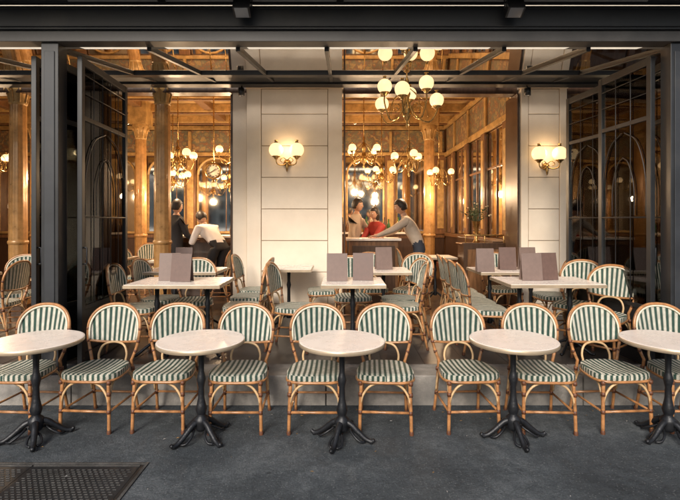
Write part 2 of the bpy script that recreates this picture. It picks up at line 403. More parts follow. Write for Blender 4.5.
def menu_mesh(m):
    b = MB()
    for sg in (-1, 1):
        M = Matrix.Translation((0, sg*.045, 0)) @ Matrix.Rotation(sg*.16, 4, 'X')
        b.box(-.105, .105, -.002, .002, .001, .285, m, M=M)
        b.box(-.085, -.081, -.0026*sg-.0008, -.0026*sg+.0008, .02, .265, M_wood_d, M=M)
    return b.mesh('standing_menu')
MN = [menu_mesh(M_menu2), menu_mesh(M_menu)]
for i, (x, y, r) in enumerate([(-1.76, 4.72, .1), (-1.61, 4.64, -.1), (-.03, 4.68, .05), (.24, 4.74, -.1), (1.98, 4.72, 0), (2.16, 4.76, .15), (1.75, 5.5, 0), (-1.95, 5.7, 0), (.55, 5.75, .2), (2.1, 5.72, 0), (2.35, 5.72, .1)]):
    inst(MN[i % 2], 'standing_menu', (x, y, FZ+.736), r)

# ------------------------------------------------------------ terrace platform, ground
b = MB(); x = -8.0
while x < 8:
    w = random.uniform(.95, 1.25); b.box(x+.004, x+w-.004, 3.98, 4.30, -.05, FZ, M_curb); x += w
b.obj('stone_step', bevel=.008)
b = MB(); b.box(-8, 8, 4.305, 6.5, .0, FZ-.004, M_floor)
for i in range(40):
    b.box(-8+i*.4, -8+i*.4+.004, 4.31, 6.49, FZ-.004, FZ-.002, M_black)
b.obj('terrace_floor')
b = MB(); b.box(-60, 60, -2.0, 60, -.15, 0, M_asph); b.obj('pavement')
b = MB(); b.box(-60, 60, -2.25, -2.003, -.15, .004, M_curb); b.box(-60, 60, -30.2, -30, -.15, .004, M_curb); b.box(-60, 60, -90, -30.203, -.15, 0, M_asph); b.obj('kerb')
b = MB(); b.quad((-300, -300, -.13), (300, -300, -.13), (300, 300, -.13), (-300, 300, -.13), M_road); b.obj('road')
b = MB()
for i in range(-15, 16): b.quad((i*4, -14.1, -.126), (i*4+2, -14.1, -.126), (i*4+2, -13.95, -.126), (i*4, -13.95, -.126), M_paint)
b.obj('road_markings')
b = MB()
hx0, hx1, hy0, hy1 = -2.75, -1.27, 2.35, 3.03
b.box(hx0, hx1, hy0, hy1, -.02, .003, M_black)
for a, c, d, e in ((hx0, hx1, hy1-.018, hy1), (hx0, hx1, hy0, hy0+.018), (hx1-.018, hx1, hy0+.019, hy1-.019), (hx0, hx0+.018, hy0+.019, hy1-.019)):
    b.box(a, c, d, e, -.01, .008, M_cover)
nx = 2
for i in range(nx):
    a = hx0+.032+i*(hx1-hx0-.064)/nx; c = a+(hx1-hx0-.064)/nx-.012
    b.box(a, c, hy0+.032, hy1-.032, -.01, .0045, M_frame)
    b.box(a, c, hy0+.032, hy0+.044, .0046, .008, M_cover); b.box(a, c, hy1-.044, hy1-.032, .0046, .008, M_cover)
    yy = hy0+.06
    while yy < hy1-.07:
        xx = a+.02+(.018 if int(yy*1000/24) % 2 else 0)
        while xx < c-.04:
            b.box(xx, xx+.022, yy, yy+.006, .0046, .0075, M_cover); xx += .036
        yy += .024
b.obj('cellar_hatch')
b = MB()
for i in range(90):
    x, y = random.uniform(-3, 3), random.uniform(2.4, 3.95); a = random.uniform(0, 6.28); r = random.uniform(.005, .015)
    if random.random() < .5: y = random.uniform(3.7, 3.97)
    d = V((math.cos(a), math.sin(a), 0)); e = V((-d.y, d.x, 0)); p = V((x, y, .004))
    b.add([p-d*r, p-e*r*.45+V((0, 0, .003)), p+d*r, p+e*r*.45+V((0, 0, .004))], [(0, 1, 2, 3)], random.choice([M_leaf, M_leaf, M_pale]))
b.obj('fallen_leaves')

# ------------------------------------------------------------ terrace canopy
can = empty('glass_canopy')
b = MB()
b.box(-8, 8, 3.93, 4.13, 3.27, 3.47, M_beam)
b.box(-8, 8, 3.96, 4.10, 3.175, 3.267, M_beam2)
b.box(-8, 8, 3.915, 3.928, 3.285, 3.292, M_frame)
b.box(-8, 8, 3.915, 3.928, 3.44, 3.452, M_frame)
b.obj('front_beam', can, bevel=.006)
b = MB()
b.box(-8, 8, 3.45, 3.927, 3.482, 3.66, M_awning)
b.box(-8, 8, 3.88, 3.926, 3.4725, 3.4815, M_frame)
b.box(-2.3, 2.6, 3.84, 3.855, 3.468, 3.4815, M_pale)
for i in range(-5, 6): b.box(i*1.5-.03, i*1.5+.03, 3.46, 3.87, 3.455, 3.4675, M_frame)
b.obj('awning_cassette', can, bevel=.003)
def roofz(y): return 3.24+(y-4.1)*(3.66-3.24)/2.4
b = MB(); g = MB()
xs = [-7.2, -6.2, -5.3, -4.4, -3.5, -2.54, -1.72, -.92, -.12, .68, 1.48, 2.24, 2.95, 3.9, 4.9, 6, 7.2]
for x in xs:
    hh = .10
    vs = []
    for y in (4.1, 6.48):
        z = roofz(y); vs += [(x-.02, y, z-hh), (x+.02, y, z-hh), (x+.02, y, z), (x-.02, y, z)]
    b.add(vs, [(0, 1, 2, 3), (4, 7, 6, 5), (0, 4, 5, 1), (1, 5, 6, 2), (2, 6, 7, 3), (3, 7, 4, 0)], M_frame)
for y, w, h in ((5.62, .05, .108),):
    b.box(-8, 8, y-w, y+w, roofz(y)-h-.003, roofz(y)-.004, M_frame)
b.box(-8, 8, 5.90, 6.46, roofz(5.90)-.03, roofz(5.90)+.0, M_beam)
b.box(-8, 8, 6.30, 6.47, 3.50, 3.60, M_frame)
g.quad((-8, 4.13, roofz(4.13)-.075), (8, 4.13, roofz(4.13)-.075), (8, 5.88, roofz(5.88)-.075), (-8, 5.88, roofz(5.88)-.075), M_roofglass)
b.obj('rafters', can, bevel=.003); g.obj('roof_panes', can)
b = MB()
for x in (-2.62, 2.90, -5.9, 6.3):
    b.box(x, x+.15, 3.99, 4.12, FZ, 3.174, M_frame)
    b.box(x+.03, x+.12, 3.982, 3.989, FZ+.1, 3.1, M_beam)
b.obj('posts', can, bevel=.006)

def spot_mesh():
    b = MB()
    M = Matrix.Rotation(-.5, 4, 'X')
    b.box(-.07, .07, -.05, .05, -.05, .05, M_black, M=M)
    b.box(-.055, .055, -.045, .045, -.054, -.0505, M_lens, M=M)
    for i in range(5): b.box(-.065, .065, -.045+i*.02, -.038+i*.02, .0505, .065, M_black, M=M)
    b.tube([(-.078, 0, 0), (-.078, .02, .09), (.078, .02, .09), (.078, 0, 0)], .006, M_black, n=6)
    b.tube([(0, .02, .09), (0, .05, .13)], .012, M_black)
    return b.mesh('floodlight')
SP = spot_mesh()
for x in (-.815, 1.455): inst(SP, 'floodlight', (x, 3.80, 3.385))
b = MB(); b.tube([(0, 0, 0), (0, 0, .10)], .045, M_black, n=14); b.tube([(0, 0, .10), (0, .05, .16)], .012, M_black); b.tube([(0, 0, -.003), (0, 0, 0)], .036, M_lens, n=14)
SM = b.mesh('downlight')
for x in (-1.38, 2.62): inst(SM, 'downlight', (x, 6.36, 3.36))

# ------------------------------------------------------------ folding doors
def leaf_mesh(w, h, side=-1):
    b = MB(); t = .022
    b.box(0, .055, -t, t, 0, h, M_frame); b.box(w-.055, w, -t, t, 0, h, M_frame)
    for z0, z1 in ((0, .12), (.52, .56), (2.28, 2.32), (h-.07, h)):
        b.box(.056, w-.056, -t+.002, t-.002, z0, z1, M_frame)
    b.box(.056, w-.056, -.008, .008, .121, .519, M_frame)
    b.box(.056, w-.056, -.003, .003, .561, 2.279, M_glass); b.box(.056, w-.056, -.003, .003, 2.321, h-.071, M_glass)
    y = side*.017
    n = max(3, int((w-.11)/.16))
    for i in range(1, n):
        x = .055+(w-.11)*i/n; b.tube([(x, y, .56), (x, y, h-.07)], .0048, M_iron, n=5)
    cx = w/2; hw_ = w/2-.06
    for z0, H in ((1.40, .82),):
        for sg in (-1, 1):
            b.tube(smooth([(cx+sg*hw_*.98, y, z0), (cx+sg*hw_*.96, y, z0+H*.45), (cx+sg*hw_*.62, y, z0+H*.85), (cx+sg*.02, y, z0+H)], 6), .0055, M_iron, n=5)
            b.tube(smooth([(cx+sg*hw_*.5, y, z0), (cx+sg*hw_*.48, y, z0+H*.35), (cx+sg*hw_*.25, y, z0+H*.62), (cx, y, z0+H*.7)], 6), .0048, M_iron, n=5)
    for z in (1.38,): b.tube([(.055, y, z), (w-.055, y, z)], .008, M_iron, n=5)
    for k in range(1, 3):
        z = 2.36+k*.17; b.tube([(.055, y, z), (w-.055, y, z)], .005, M_iron, n=5)
    b.tube([(.03, -.05, .95), (.03, -.05, 1.10)], .008, M_iron); b.tube([(.03, -.05, .95), (.03, -.02, .95)], .008, M_iron); b.tube([(.03, -.05, 1.10), (.03, -.02, 1.10)], .008, M_iron)
    return b
LH = 3.125-FZ-.01
def leaf(p0, p1, side=-1):
    p0 = V(p0); p1 = V(p1); d = p1-p0; b = leaf_mesh(d.length, LH, side)
    b.obj('folding_glass_door', None, (p0.x, p0.y, FZ+.005), math.atan2(d.y, d.x), .003)
leaf((-2.38, 4.16), (-2.43, 5.16)); leaf((-2.53, 5.12), (-2.66, 4.18))
leaf((-2.80, 4.16), (-2.86, 4.92))
leaf((2.86, 4.16), (2.80, 4.90), 1); leaf((2.93, 4.92), (2.83, 5.66), 1); leaf((3.05, 4.18), (3.14, 4.92), 1)

# ------------------------------------------------------------ café building
bld = empty('cafe_building')
FY = 6.5
b = MB()
def pier(x0, x1, y=FY):
    e = .20 if x1-x0 > 1 else .10
    b.box(x0, x1, y+.03, y+.45, FZ-.02, 3.615, M_groove)
    b.box(x0-.002, x0+e, y, y+.452, FZ+.16, 3.50, M_cream_wall); b.box(x1-e, x1+.002, y, y+.452, FZ+.16, 3.50, M_cream_wall)
    z = FZ+.165; k = 0
    while z < 3.45:
        z1 = min(z+.452, 3.498); b.box(x0+e+.008, x1-e-.008, y+.006, y+.3, z, z1-.008, M_cream_wall); z = z1
    b.box(x0-.02, x1+.02, y-.025, y+.46, FZ-.003, FZ+.155, M_cream_wall)
    b.box(x0-.02, x1+.02, y-.03, y+.46, 3.503, 3.60, M_cream_wall)
pier(-1.33, .03); pier(2.59, 3.24); pier(-7.9, -6.9)
b.box(-1.56, -1.355, FY+.12, FY+.40, FZ-.003, 3.60, M_cream_wall)
b.obj('cream_piers', bld, bevel=.006)
b = MB(); b.box(2.545, 2.567, FY+.03, FY+.50, FZ, 3.44, M_wood_d); b.box(.053, .075, FY+.03, FY+.50, FZ, 3.44, M_wood_d); b.box(-1.60, -1.565, FY+.15, FY+.42, FZ, 3.46, M_wood_d)
b.obj('door_casings', bld, bevel=.004)
b = MB()
b.box(-8, 8, FY-.0, FY+.47, 3.62, 4.05, M_gold)
for i in range(80): b.box(-7.9+i*.2, -7.78+i*.2, FY-.02, FY-.001, 3.70, 3.95, M_gold)
b.box(-8, -1.36, FY+.1, FY+.3, 3.47, 3.60, M_wood_d); b.box(.05, 2.57, FY+.1, FY+.3, 3.45, 3.60, M_wood_d); b.box(3.26, 8, FY+.1, FY+.3, 3.45, 3.60, M_wood_d)
b.obj('lintel', bld, bevel=.005)
b = MB()
for fl in range(4):
    z0 = 4.06+fl*3.2
    b.box(-12, 12, FY, FY+.5, z0, z0+.7, M_stone); b.box(-12, 12, FY, FY+.5, z0+2.7, z0+3.197, M_stone)
    b.box(-12, 12, FY-.12, FY-.002, z0+3.0, z0+3.12, M_stone)
    x = -12
    for i in range(11):
        b.box(x, x+.95, FY, FY+.5, z0+.702, z0+2.698, M_stone)
        if i < 10:
            b.box(x+.952, x+2.2, FY+.25, FY+.28, z0+.702, z0+2.698, M_win)
            b.box(x+1.55, x+1.60, FY+.2, FY+.248, z0+.702, z0+2.698, M_cream_wall)
            for q in range(9): b.tube([(x+1.0+q*.145, FY+.05, z0+.7), (x+1.0+q*.145, FY+.05, z0+1.5)], .01, M_iron, n=4)
            b.tube([(x+.95, FY+.05, z0+1.5), (x+2.2, FY+.05, z0+1.5)], .02, M_iron, n=5)
        x += 2.21
b.obj('upper_storeys', bld)
IY = 11.4
b = MB()
b.box(-9, 9, FY+.002, 12, FZ-.2, FZ-.003, M_infloor); b.obj('interior_floor', bld)
b = MB(); b.box(-9, 9, FY+.48, 12, 4.10, 4.2, M_ceil)
for y in (7.6, 8.7, 9.8, 10.9):
    b.box(-9, 9, y-.11, y+.11, 3.93, 4.098, M_gold); b.box(-9, 9, y-.05, y+.05, 3.90, 3.929, M_wood)
for i in range(-6, 6):
    b.box(i*1.4-.09, i*1.4+.09, FY+.5, 11.4, 3.96, 4.097, M_wood)
    for y in (8.15, 9.25, 10.35): b.lathe([(.001, 4.05), (.10, 4.055), (.14, 4.075), (.20, 4.07), (.22, 4.097)], M_gold, (i*1.4+.7, y, 0), 16)
b.obj('interior_ceiling', bld, bevel=.01)
b = MB()
b.box(-9, 9, IY, IY+.2, FZ, 4.1, M_wood)
b.box(-9, 2.6, IY-.06, IY-.001, FZ, FZ+.95, M_wood_d); b.box(-9, 2.6, IY-.09, IY-.061, FZ+.92, FZ+1.0, M_wood)
b.box(-9, 2.6, IY-.05, IY-.001, 3.30, 3.85, M_frieze); b.box(-9, 2.6, IY-.10, IY-.051, 3.22, 3.30, M_gold); b.box(-9, 2.6, IY-.14, IY-.051, 3.86, 3.95, M_gold)
x = -8.8
while x < 2.4:
    b.box(x, x+.26, IY-.12, IY-.062, FZ+1.01, 3.21, M_wood); b.box(x+.05, x+.21, IY-.135, IY-.121, FZ+1.15, 3.1, M_gold)
    b.box(x+.265, x+1.235, IY-.03, IY-.002, FZ+1.02, 3.19, M_mirror)
    b.box(x+.265, x+1.235, IY-.05, IY-.031, FZ+1.02, FZ+1.08, M_gold)
    for q in (.265, 1.185): b.box(x+q, x+q+.05, IY-.05, IY-.031, FZ+1.082, 2.85, M_gold)
    arc = [(x+.75+.46*math.cos(a*pi/12), IY-.045, 2.75+.42*math.sin(a*pi/12)) for a in range(13)]
    b.tube(arc, .03, M_gold, n=6)
    for q in (.5, 1.0): b.box(x+q-.008, x+q+.008, IY-.045, IY-.031, FZ+1.083, 3.15, M_wood)
    b.box(x+.1, x+.16, IY-.2, IY-.11, 3.30, 3.80, M_gold)
    x += 1.24
b.obj('back_wall', bld, bevel=.006)
b = MB(); X = 2.66
b.box(X, X+.2, FY+.47, IY-.002, FZ, 4.095, M_wood)
b.box(X-.05, X-.001, FY+.47, IY-.15, FZ, FZ+1.0, M_wood_d); b.box(X-.08, X-.051, FY+.47, IY-.15, FZ+.97, FZ+1.05, M_wood)
b.box(X-.03, X-.001, FY+.47, IY-.15, 3.28, 3.86, M_frieze); b.box(X-.08, X-.031, FY+.47, IY-.15, 3.18, 3.28, M_gold); b.box(X-.10, X-.031, FY+.47, IY-.15, 3.87, 3.95, M_gold)
y = FY+.5
while y < 11:
    b.box(X-.09, X-.051, y, y+.22, FZ+1.06, 3.17, M_wood); b.box(X-.10, X-.091, y+.05, y+.17, FZ+1.2, 3.05, M_gold)
    b.box(X-.025, X-.001, y+.225, min(y+1.10, IY-.16), FZ+1.06, 3.16, M_mirror)
    b.box(X-.045, X-.026, y+.6, y+.63, FZ+1.07, 3.15, M_wood); b.box(X-.044, X-.027, y+.226, y+1.1, 2.5, 2.54, M_wood)
    b.box(X-.07, X-.032, y+.0, y+.10, 3.29, 3.85, M_gold)
    y += 1.11
b.obj('side_wall', bld, bevel=.005)
b = MB(); b.box(-9.2, -9, FY, 12, FZ-.2, 4.1, M_wood); b.box(9, 9.2, FY, 12, FZ-.2, 4.1, M_wood); b.box(-9.2, -8, 3.98, FY, -.1, 3.7, M_stone); b.box(8, 9.2, 3.98, FY, -.1, 3.7, M_stone)
b.obj('party_walls', bld)
b = MB()
for x in (3.26, 4.1, 4.95, 5.8, 6.65, 7.5): b.box(x, x+.08, FY+.1, FY+.18, FZ, 3.44, M_wood_d)
b.box(3.342, 7.9, FY+.11, FY+.17, FZ, FZ+.5, M_wood_d); b.box(3.342, 7.9, FY+.13, FY+.14, FZ+.5, 3.44, M_glass)
b.obj('shopfront_glazing', bld)

def column_mesh():
    b = MB()
    b.box(-.15, .15, -.15, .15, 0, .12, M_wood_d)
    b.lathe([(.15, .12), (.155, .16), (.13, .20), (.135, .24), (.115, .28)], M_goldc, n=24)
    n = 48; vs = []; fs = []
    for i, (r, z) in enumerate([(.115, .28), (.118, 1.2), (.113, 2.2), (.105, 3.05)]):
        for k in range(n):
            rr = r*(1+.025*(1 if k % 4 < 2 else -1)); a = 2*pi*k/n; vs.append((rr*math.cos(a), rr*math.sin(a), z))
    for i in range(3):
        for k in range(n): fs.append((i*n+k, i*n+(k+1) % n, (i+1)*n+(k+1) % n, (i+1)*n+k))
    b.add(vs, fs, M_goldc, True)
    b.lathe([(.12, 1.0), (.135, 1.02), (.135, 1.05), (.12, 1.07)], M_goldc, n=24)
    b.lathe([(.105, 3.05), (.12, 3.07), (.105, 3.10), (.13, 3.22), (.17, 3.34), (.16, 3.36)], M_gold, n=20)
    for k in range(8):
        a = k*pi/4; d = V((math.cos(a), math.sin(a), 0))
        b.tube(smooth([d*.105+V((0, 0, 3.08)), d*.13+V((0, 0, 3.2)), d*.16+V((0, 0, 3.28)), d*.17+V((0, 0, 3.24))], 4), .014, M_gold, n=6)
    b.box(-.18, .18, -.18, .18, 3.36, 3.84, M_gold)
    return b.mesh('gilded_column')
CM = column_mesh()
for x, y in ((-2.62, 6.72), (-4.75, 6.72), (-6.3, 6.72), (-2.0, 9.6), (-4.2, 9.6), (1.9, 9.7), (-6.4, 9.6), (5, 9.6)):
    inst(CM, 'gilded_column', (x, y, FZ-.002))

def counter(x0, x1, y0, y1, h, name='bar_counter'):
    b = MB()
    b.box(x0, x1, y0, y1, 0, h-.04, M_wood); b.box(x0-.05, x1+.05, y0-.05, y1+.05, h-.038, h, M_top)
    b.box(x0-.02, x1+.02, y0-.02, y1+.02, 0.001, .12, M_wood_d)
    n = max(1, int((x1-x0)/.5))
    for i in range(n):
        a = x0+(x1-x0)*i/n+.05; c = x0+(x1-x0)*(i+1)/n-.05
        b.box(a, c, y0-.015, y0-.001, .2, h-.12, M_wood_d)
    b.tube([(x0, y0-.12, .2), (x1, y0-.12, .2)], .018, M_brass)
    for xx in (x0+.1, x1-.1): b.tube([(xx, y0-.12, .2), (xx, y0, .2)], .012, M_brass)
    return b.obj(name, None, (0, 0, FZ), 0, .006)
counter(.15, .95, 7.45, 7.85, 1.06); counter(-2.95, -1.55, 8.15, 8.6, 1.08); counter(-.9, 1.6, 9.6, 10.1, 1.1)
b = MB()
for i in range(70):
    x = random.choice([random.uniform(-.8, 1.5), random.uniform(-2.0, -1.6), random.uniform(-.8, 1.5)]); y = 9.85 if x > -1 else 8.4
    h = random.uniform(.22, .34); z = FZ+1.101 if x > -1 else FZ+1.081
    b.lathe([(.001, 0), (.035, 0), (.036, h*.55), (.014, h*.72), (.013, h), (.001, h)], random.choice([M_bottle, M_brass, M_wood, M_wood_d]), (x, y+random.uniform(-.1, .1), z), 8)
b.obj('bottles')
b = MB()
b.box(1.95, 2.55, 7.2, 9.4, FZ, FZ+.42, M_wood_d); b.box(1.97, 2.57, 7.22, 9.38, FZ+.421, FZ+.50, M_seatred); b.box(2.42, 2.60, 7.21, 9.39, FZ+.501, FZ+1.02, M_wood_d)
b.box(1.93, 2.6, 7.10, 7.19, FZ, FZ+1.0, M_wood_d); b.box(1.99, 2.54, 7.088, 7.099, FZ+.15, FZ+.9, M_wood); b.tube([(1.95, 7.145, FZ+1.12), (2.6, 7.145, FZ+1.12)], .015, M_brass)
for x in (1.97, 2.27, 2.57): b.tube([(x, 7.145, FZ+1.0), (x, 7.145, FZ+1.12)], .01, M_brass)
b.obj('banquette', bevel=.015)
b = MB(); rr = random.Random(3)
b.lathe([(.001, 0), (.07, .01), (.03, .06), (.03, .2), (.05, .28), (.06, .33), (.07, .36)], M_brass, n=18)
for i in range(34):
    a = rr.uniform(0, 6.28); e = rr.uniform(.35, 1.4); L = rr.uniform(.2, .38); d = V((math.cos(a)*math.cos(e), math.sin(a)*math.cos(e), math.sin(e)))
    p = V((0, 0, .34))+d*L; b.tube(smooth([(0, 0, .3), V((0, 0, .36))+d*L*.5, p], 3), .003, M_foliage, n=4)
    if i % 3 == 0: b.ball(tuple(p), rr.uniform(.012, .02), M_flower, 8, (1, 1, .8))
    for q in range(4):
        c = V((0, 0, .35))+d*L*rr.uniform(.4, .95); u = V((rr.uniform(-1, 1), rr.uniform(-1, 1), rr.uniform(-.5, .8))).normalized()*.05; w = u.cross(d).normalized()*.013
        b.add([c, c+u*.5+w, c+u, c+u*.5-w], [(0, 1, 2, 3)], M_foliage)
b.obj('flower_vase', None, (2.26, 7.55, FZ+.98)); 
b = MB(); b.box(-.2, .2, -.17, .17, 0, .96, M_wood_d); b.box(-.23, .23, -.2, .2, .961, .98, M_wood); b.obj('vase_stand', None, (2.2, 7.56, FZ), 0, .006)
for x, y, r in [(1.2, 7.3, hp), (1.25, 8.2, hp), (-3.3, 7.5, hp), (-2.0, 7.3, -hp), (-4.2, 7.5, 0), (1.2, 9.0, hp), (-3.7, 8.8, .3)]: chair(x, y, FZ-.003, r)
inst(RS, 'terrace_table', (-2.65, 7.3, FZ-.003)); inst(RS, 'terrace_table', (1.65, 7.9, FZ-.003)); inst(RS, 'terrace_table', (-3.8, 7.6, FZ-.003))

b = MB(); R90 = Matrix.Rotation(pi/2, 4, 'X')
b.lathe([(.12, -.04), (.145, -.03), (.15, .02), (.13, .045), (.118, .025)], M_brass, n=32, M=R90)
for k in range(12):
    a = k*pi/6; M = Matrix.Rotation(a, 4, 'Y'); b.box(-.005, .005, -.028, -.0225, .09, .112, M_black, M=M)
for a, l in ((.9, .06), (4.2, .09)):
    M = Matrix.Rotation(a, 4, 'Y'); b.box(-.005, .005, -.034, -.031, -.01, l, M_black, M=M)
b.lathe([(.001, .021), (.118, .021)], M_face, n=32, M=R90, smooth=False)
b.tube([(0, .02, .14), (0, .02, 1.5)], .012, M_brass)
b.ball((0, .0, -.18), .03, M_brass, 10); b.ball((0, 0, .17), .03, M_brass, 10)
b.obj('hanging_clock', None, (-2.28, 8.2, 2.50))

# ------------------------------------------------------------ lamps
def globe(b, p, r, m):
    x, y, z = p
    b.lathe([(.001, -r*1.35), (.02, -r*1.3), (.03, -r*1.1), (.055, -r*.95), (.06, -r*.85), (.05, -r*.83)], M_brass, p, 12)
    prof = [(max(.004, r*math.sin(t)), -r*math.cos(t)*1.02) for t in [pi*(.14+.76*i/12) for i in range(13)]]
    b.lathe(prof, m, p, 18)
    b.lathe([(r*.32, r*.96), (r*.34, r*1.0), (r*.20, r*1.1), (r*.22, r*1.35), (r*.30, r*1.38)], M_brass, p, 12)
def plight(par, loc, e, r=.06, col=(1, .69, .41)):
    l = bpy.data.lights.new('bulb', 'POINT'); l.energy = e; l.color = col; l.shadow_soft_size = r
    o = bpy.data.objects.new('bulb', l); sc.collection.objects.link(o); o.location = loc; o.parent = par
def chandelier(x, y, z, ztop, n, R, r, e, a0=.3, m=None, tiers=False):
    m = m or M_globe
    p = empty('chandelier', (x, y, z)); b = MB()
    b.tube([(0, 0, .12), (0, 0, ztop-z)], .009, M_brass)
    b.lathe([(.06, ztop-z-.001), (.05, ztop-z-.04), (.012, ztop-z-.07)], M_brass, n=14)
    b.lathe([(.001, -.36), (.018, -.33), (.008, -.29), (.03, -.25), (.06, -.20), (.07, -.15), (.04, -.10), (.025, -.05), (.03, 0), (.045, .05), (.03, .10), (.018, .16), (.028, .2), (.009, .25)], M_brass, n=16)
    for k in range(n):
        a = a0+2*pi*k/n; d = V((math.cos(a), math.sin(a), 0))
        zz = .0 if not tiers or k % 2 == 0 else .12; RR = R if not tiers or k % 2 == 0 else R*.72
        b.tube(smooth([d*.03+V((0, 0, -.06)), d*RR*.35+V((0, 0, -.22)), d*RR*.75+V((0, 0, -.27)), d*RR+V((0, 0, -.14+zz*.5)), d*RR+V((0, 0, zz-r*1.2))], 5), .009, M_brass, n=6)
        sp = [d*(RR*.42+.05*(1-i/16)*math.cos(i*.5))+V((0, 0, -.12+.05*(1-i/16)*math.sin(i*.5))) for i in range(14)]
        b.tube(sp, .005, M_brass, n=5)
        b.tube(smooth([d*.03+V((0, 0, .12)), d*RR*.4+V((0, 0, .04)), d*RR*.62+V((0, 0, -.05)), d*RR*.7+V((0, 0, -.22))], 4), .005, M_brass, n=5)
        q = d*RR; globe(b, (q.x, q.y, zz), r, m)
    b.obj('body', p)
    plight(p, (0, 0, -.46), e)
chandelier(.80, 5.45, 3.08, 3.45, 6, .39, .086, 10, .25, tiers=True)
for x, y, z, n, R, r, e in [(-2.85, 8.0, 2.78, 4, .30, .072, 74), (-1.95, 8.6, 2.95, 4, .32, .072, 74), (-3.6, 9.8, 2.6, 5, .32, .075, 84), (.45, 8.6, 2.95, 4, .32, .072, 64), (1.15, 7.6, 2.7, 3, .24, .066, 48), (.95, 10.4, 2.75, 5, .32, .07, 64),
                         (2.0, 9.2, 2.6, 3, .25, .066, 46), (-4.6, 7.9, 2.8, 5, .3, .075, 66), (-2.5, 10.3, 2.6, 4, .3, .07, 64), (-6.4, 8.4, 2.8, 5, .3, .075, 60), (5.2, 8.4, 2.8, 5, .3, .075, 35), (-.6, 10.2, 2.6, 4, .3, .07, 55)]:
    chandelier(x, y, z, 4.09, n, R, r, e, random.random(), M_globe2)
def sconce(x, z):
    p = empty('wall_sconce', (x, FY, z)); b = MB()
    b.lathe([(.05, 0), (.055, .02), (.03, .035)], M_brass, (0, 0, 0), 16, M=Matrix.Translation((0, -.0, -.17)) @ Matrix.Rotation(pi/2, 4, 'X'))
    b.ball((0, -.05, -.17), .03, M_brass, 10); b.lathe([(.001, -.13), (.012, -.11), (.02, -.06), (.012, 0)], M_brass, (0, -.06, -.17), 10)
    for sg in (-1, 1):
        b.tube(smooth([(0, -.05, -.17), (sg*.06, -.10, -.21), (sg*.13, -.13, -.19), (sg*.145, -.13, -.12)], 5), .009, M_brass, n=7)
        b.tube(smooth([(0, -.05, -.14), (sg*.05, -.08, -.10), (sg*.09, -.10, -.14), (sg*.06, -.09, -.17)], 5), .006, M_brass, n=6)
        globe(b, (sg*.145, -.13, .0), .10, M_globe)
    b.obj('bracket_and_globes', p); plight(p, (0, -.16, .02), 2.6, .05, (1, .70, .40))
sconce(-.75, 2.60); sconce(2.93, 2.55)

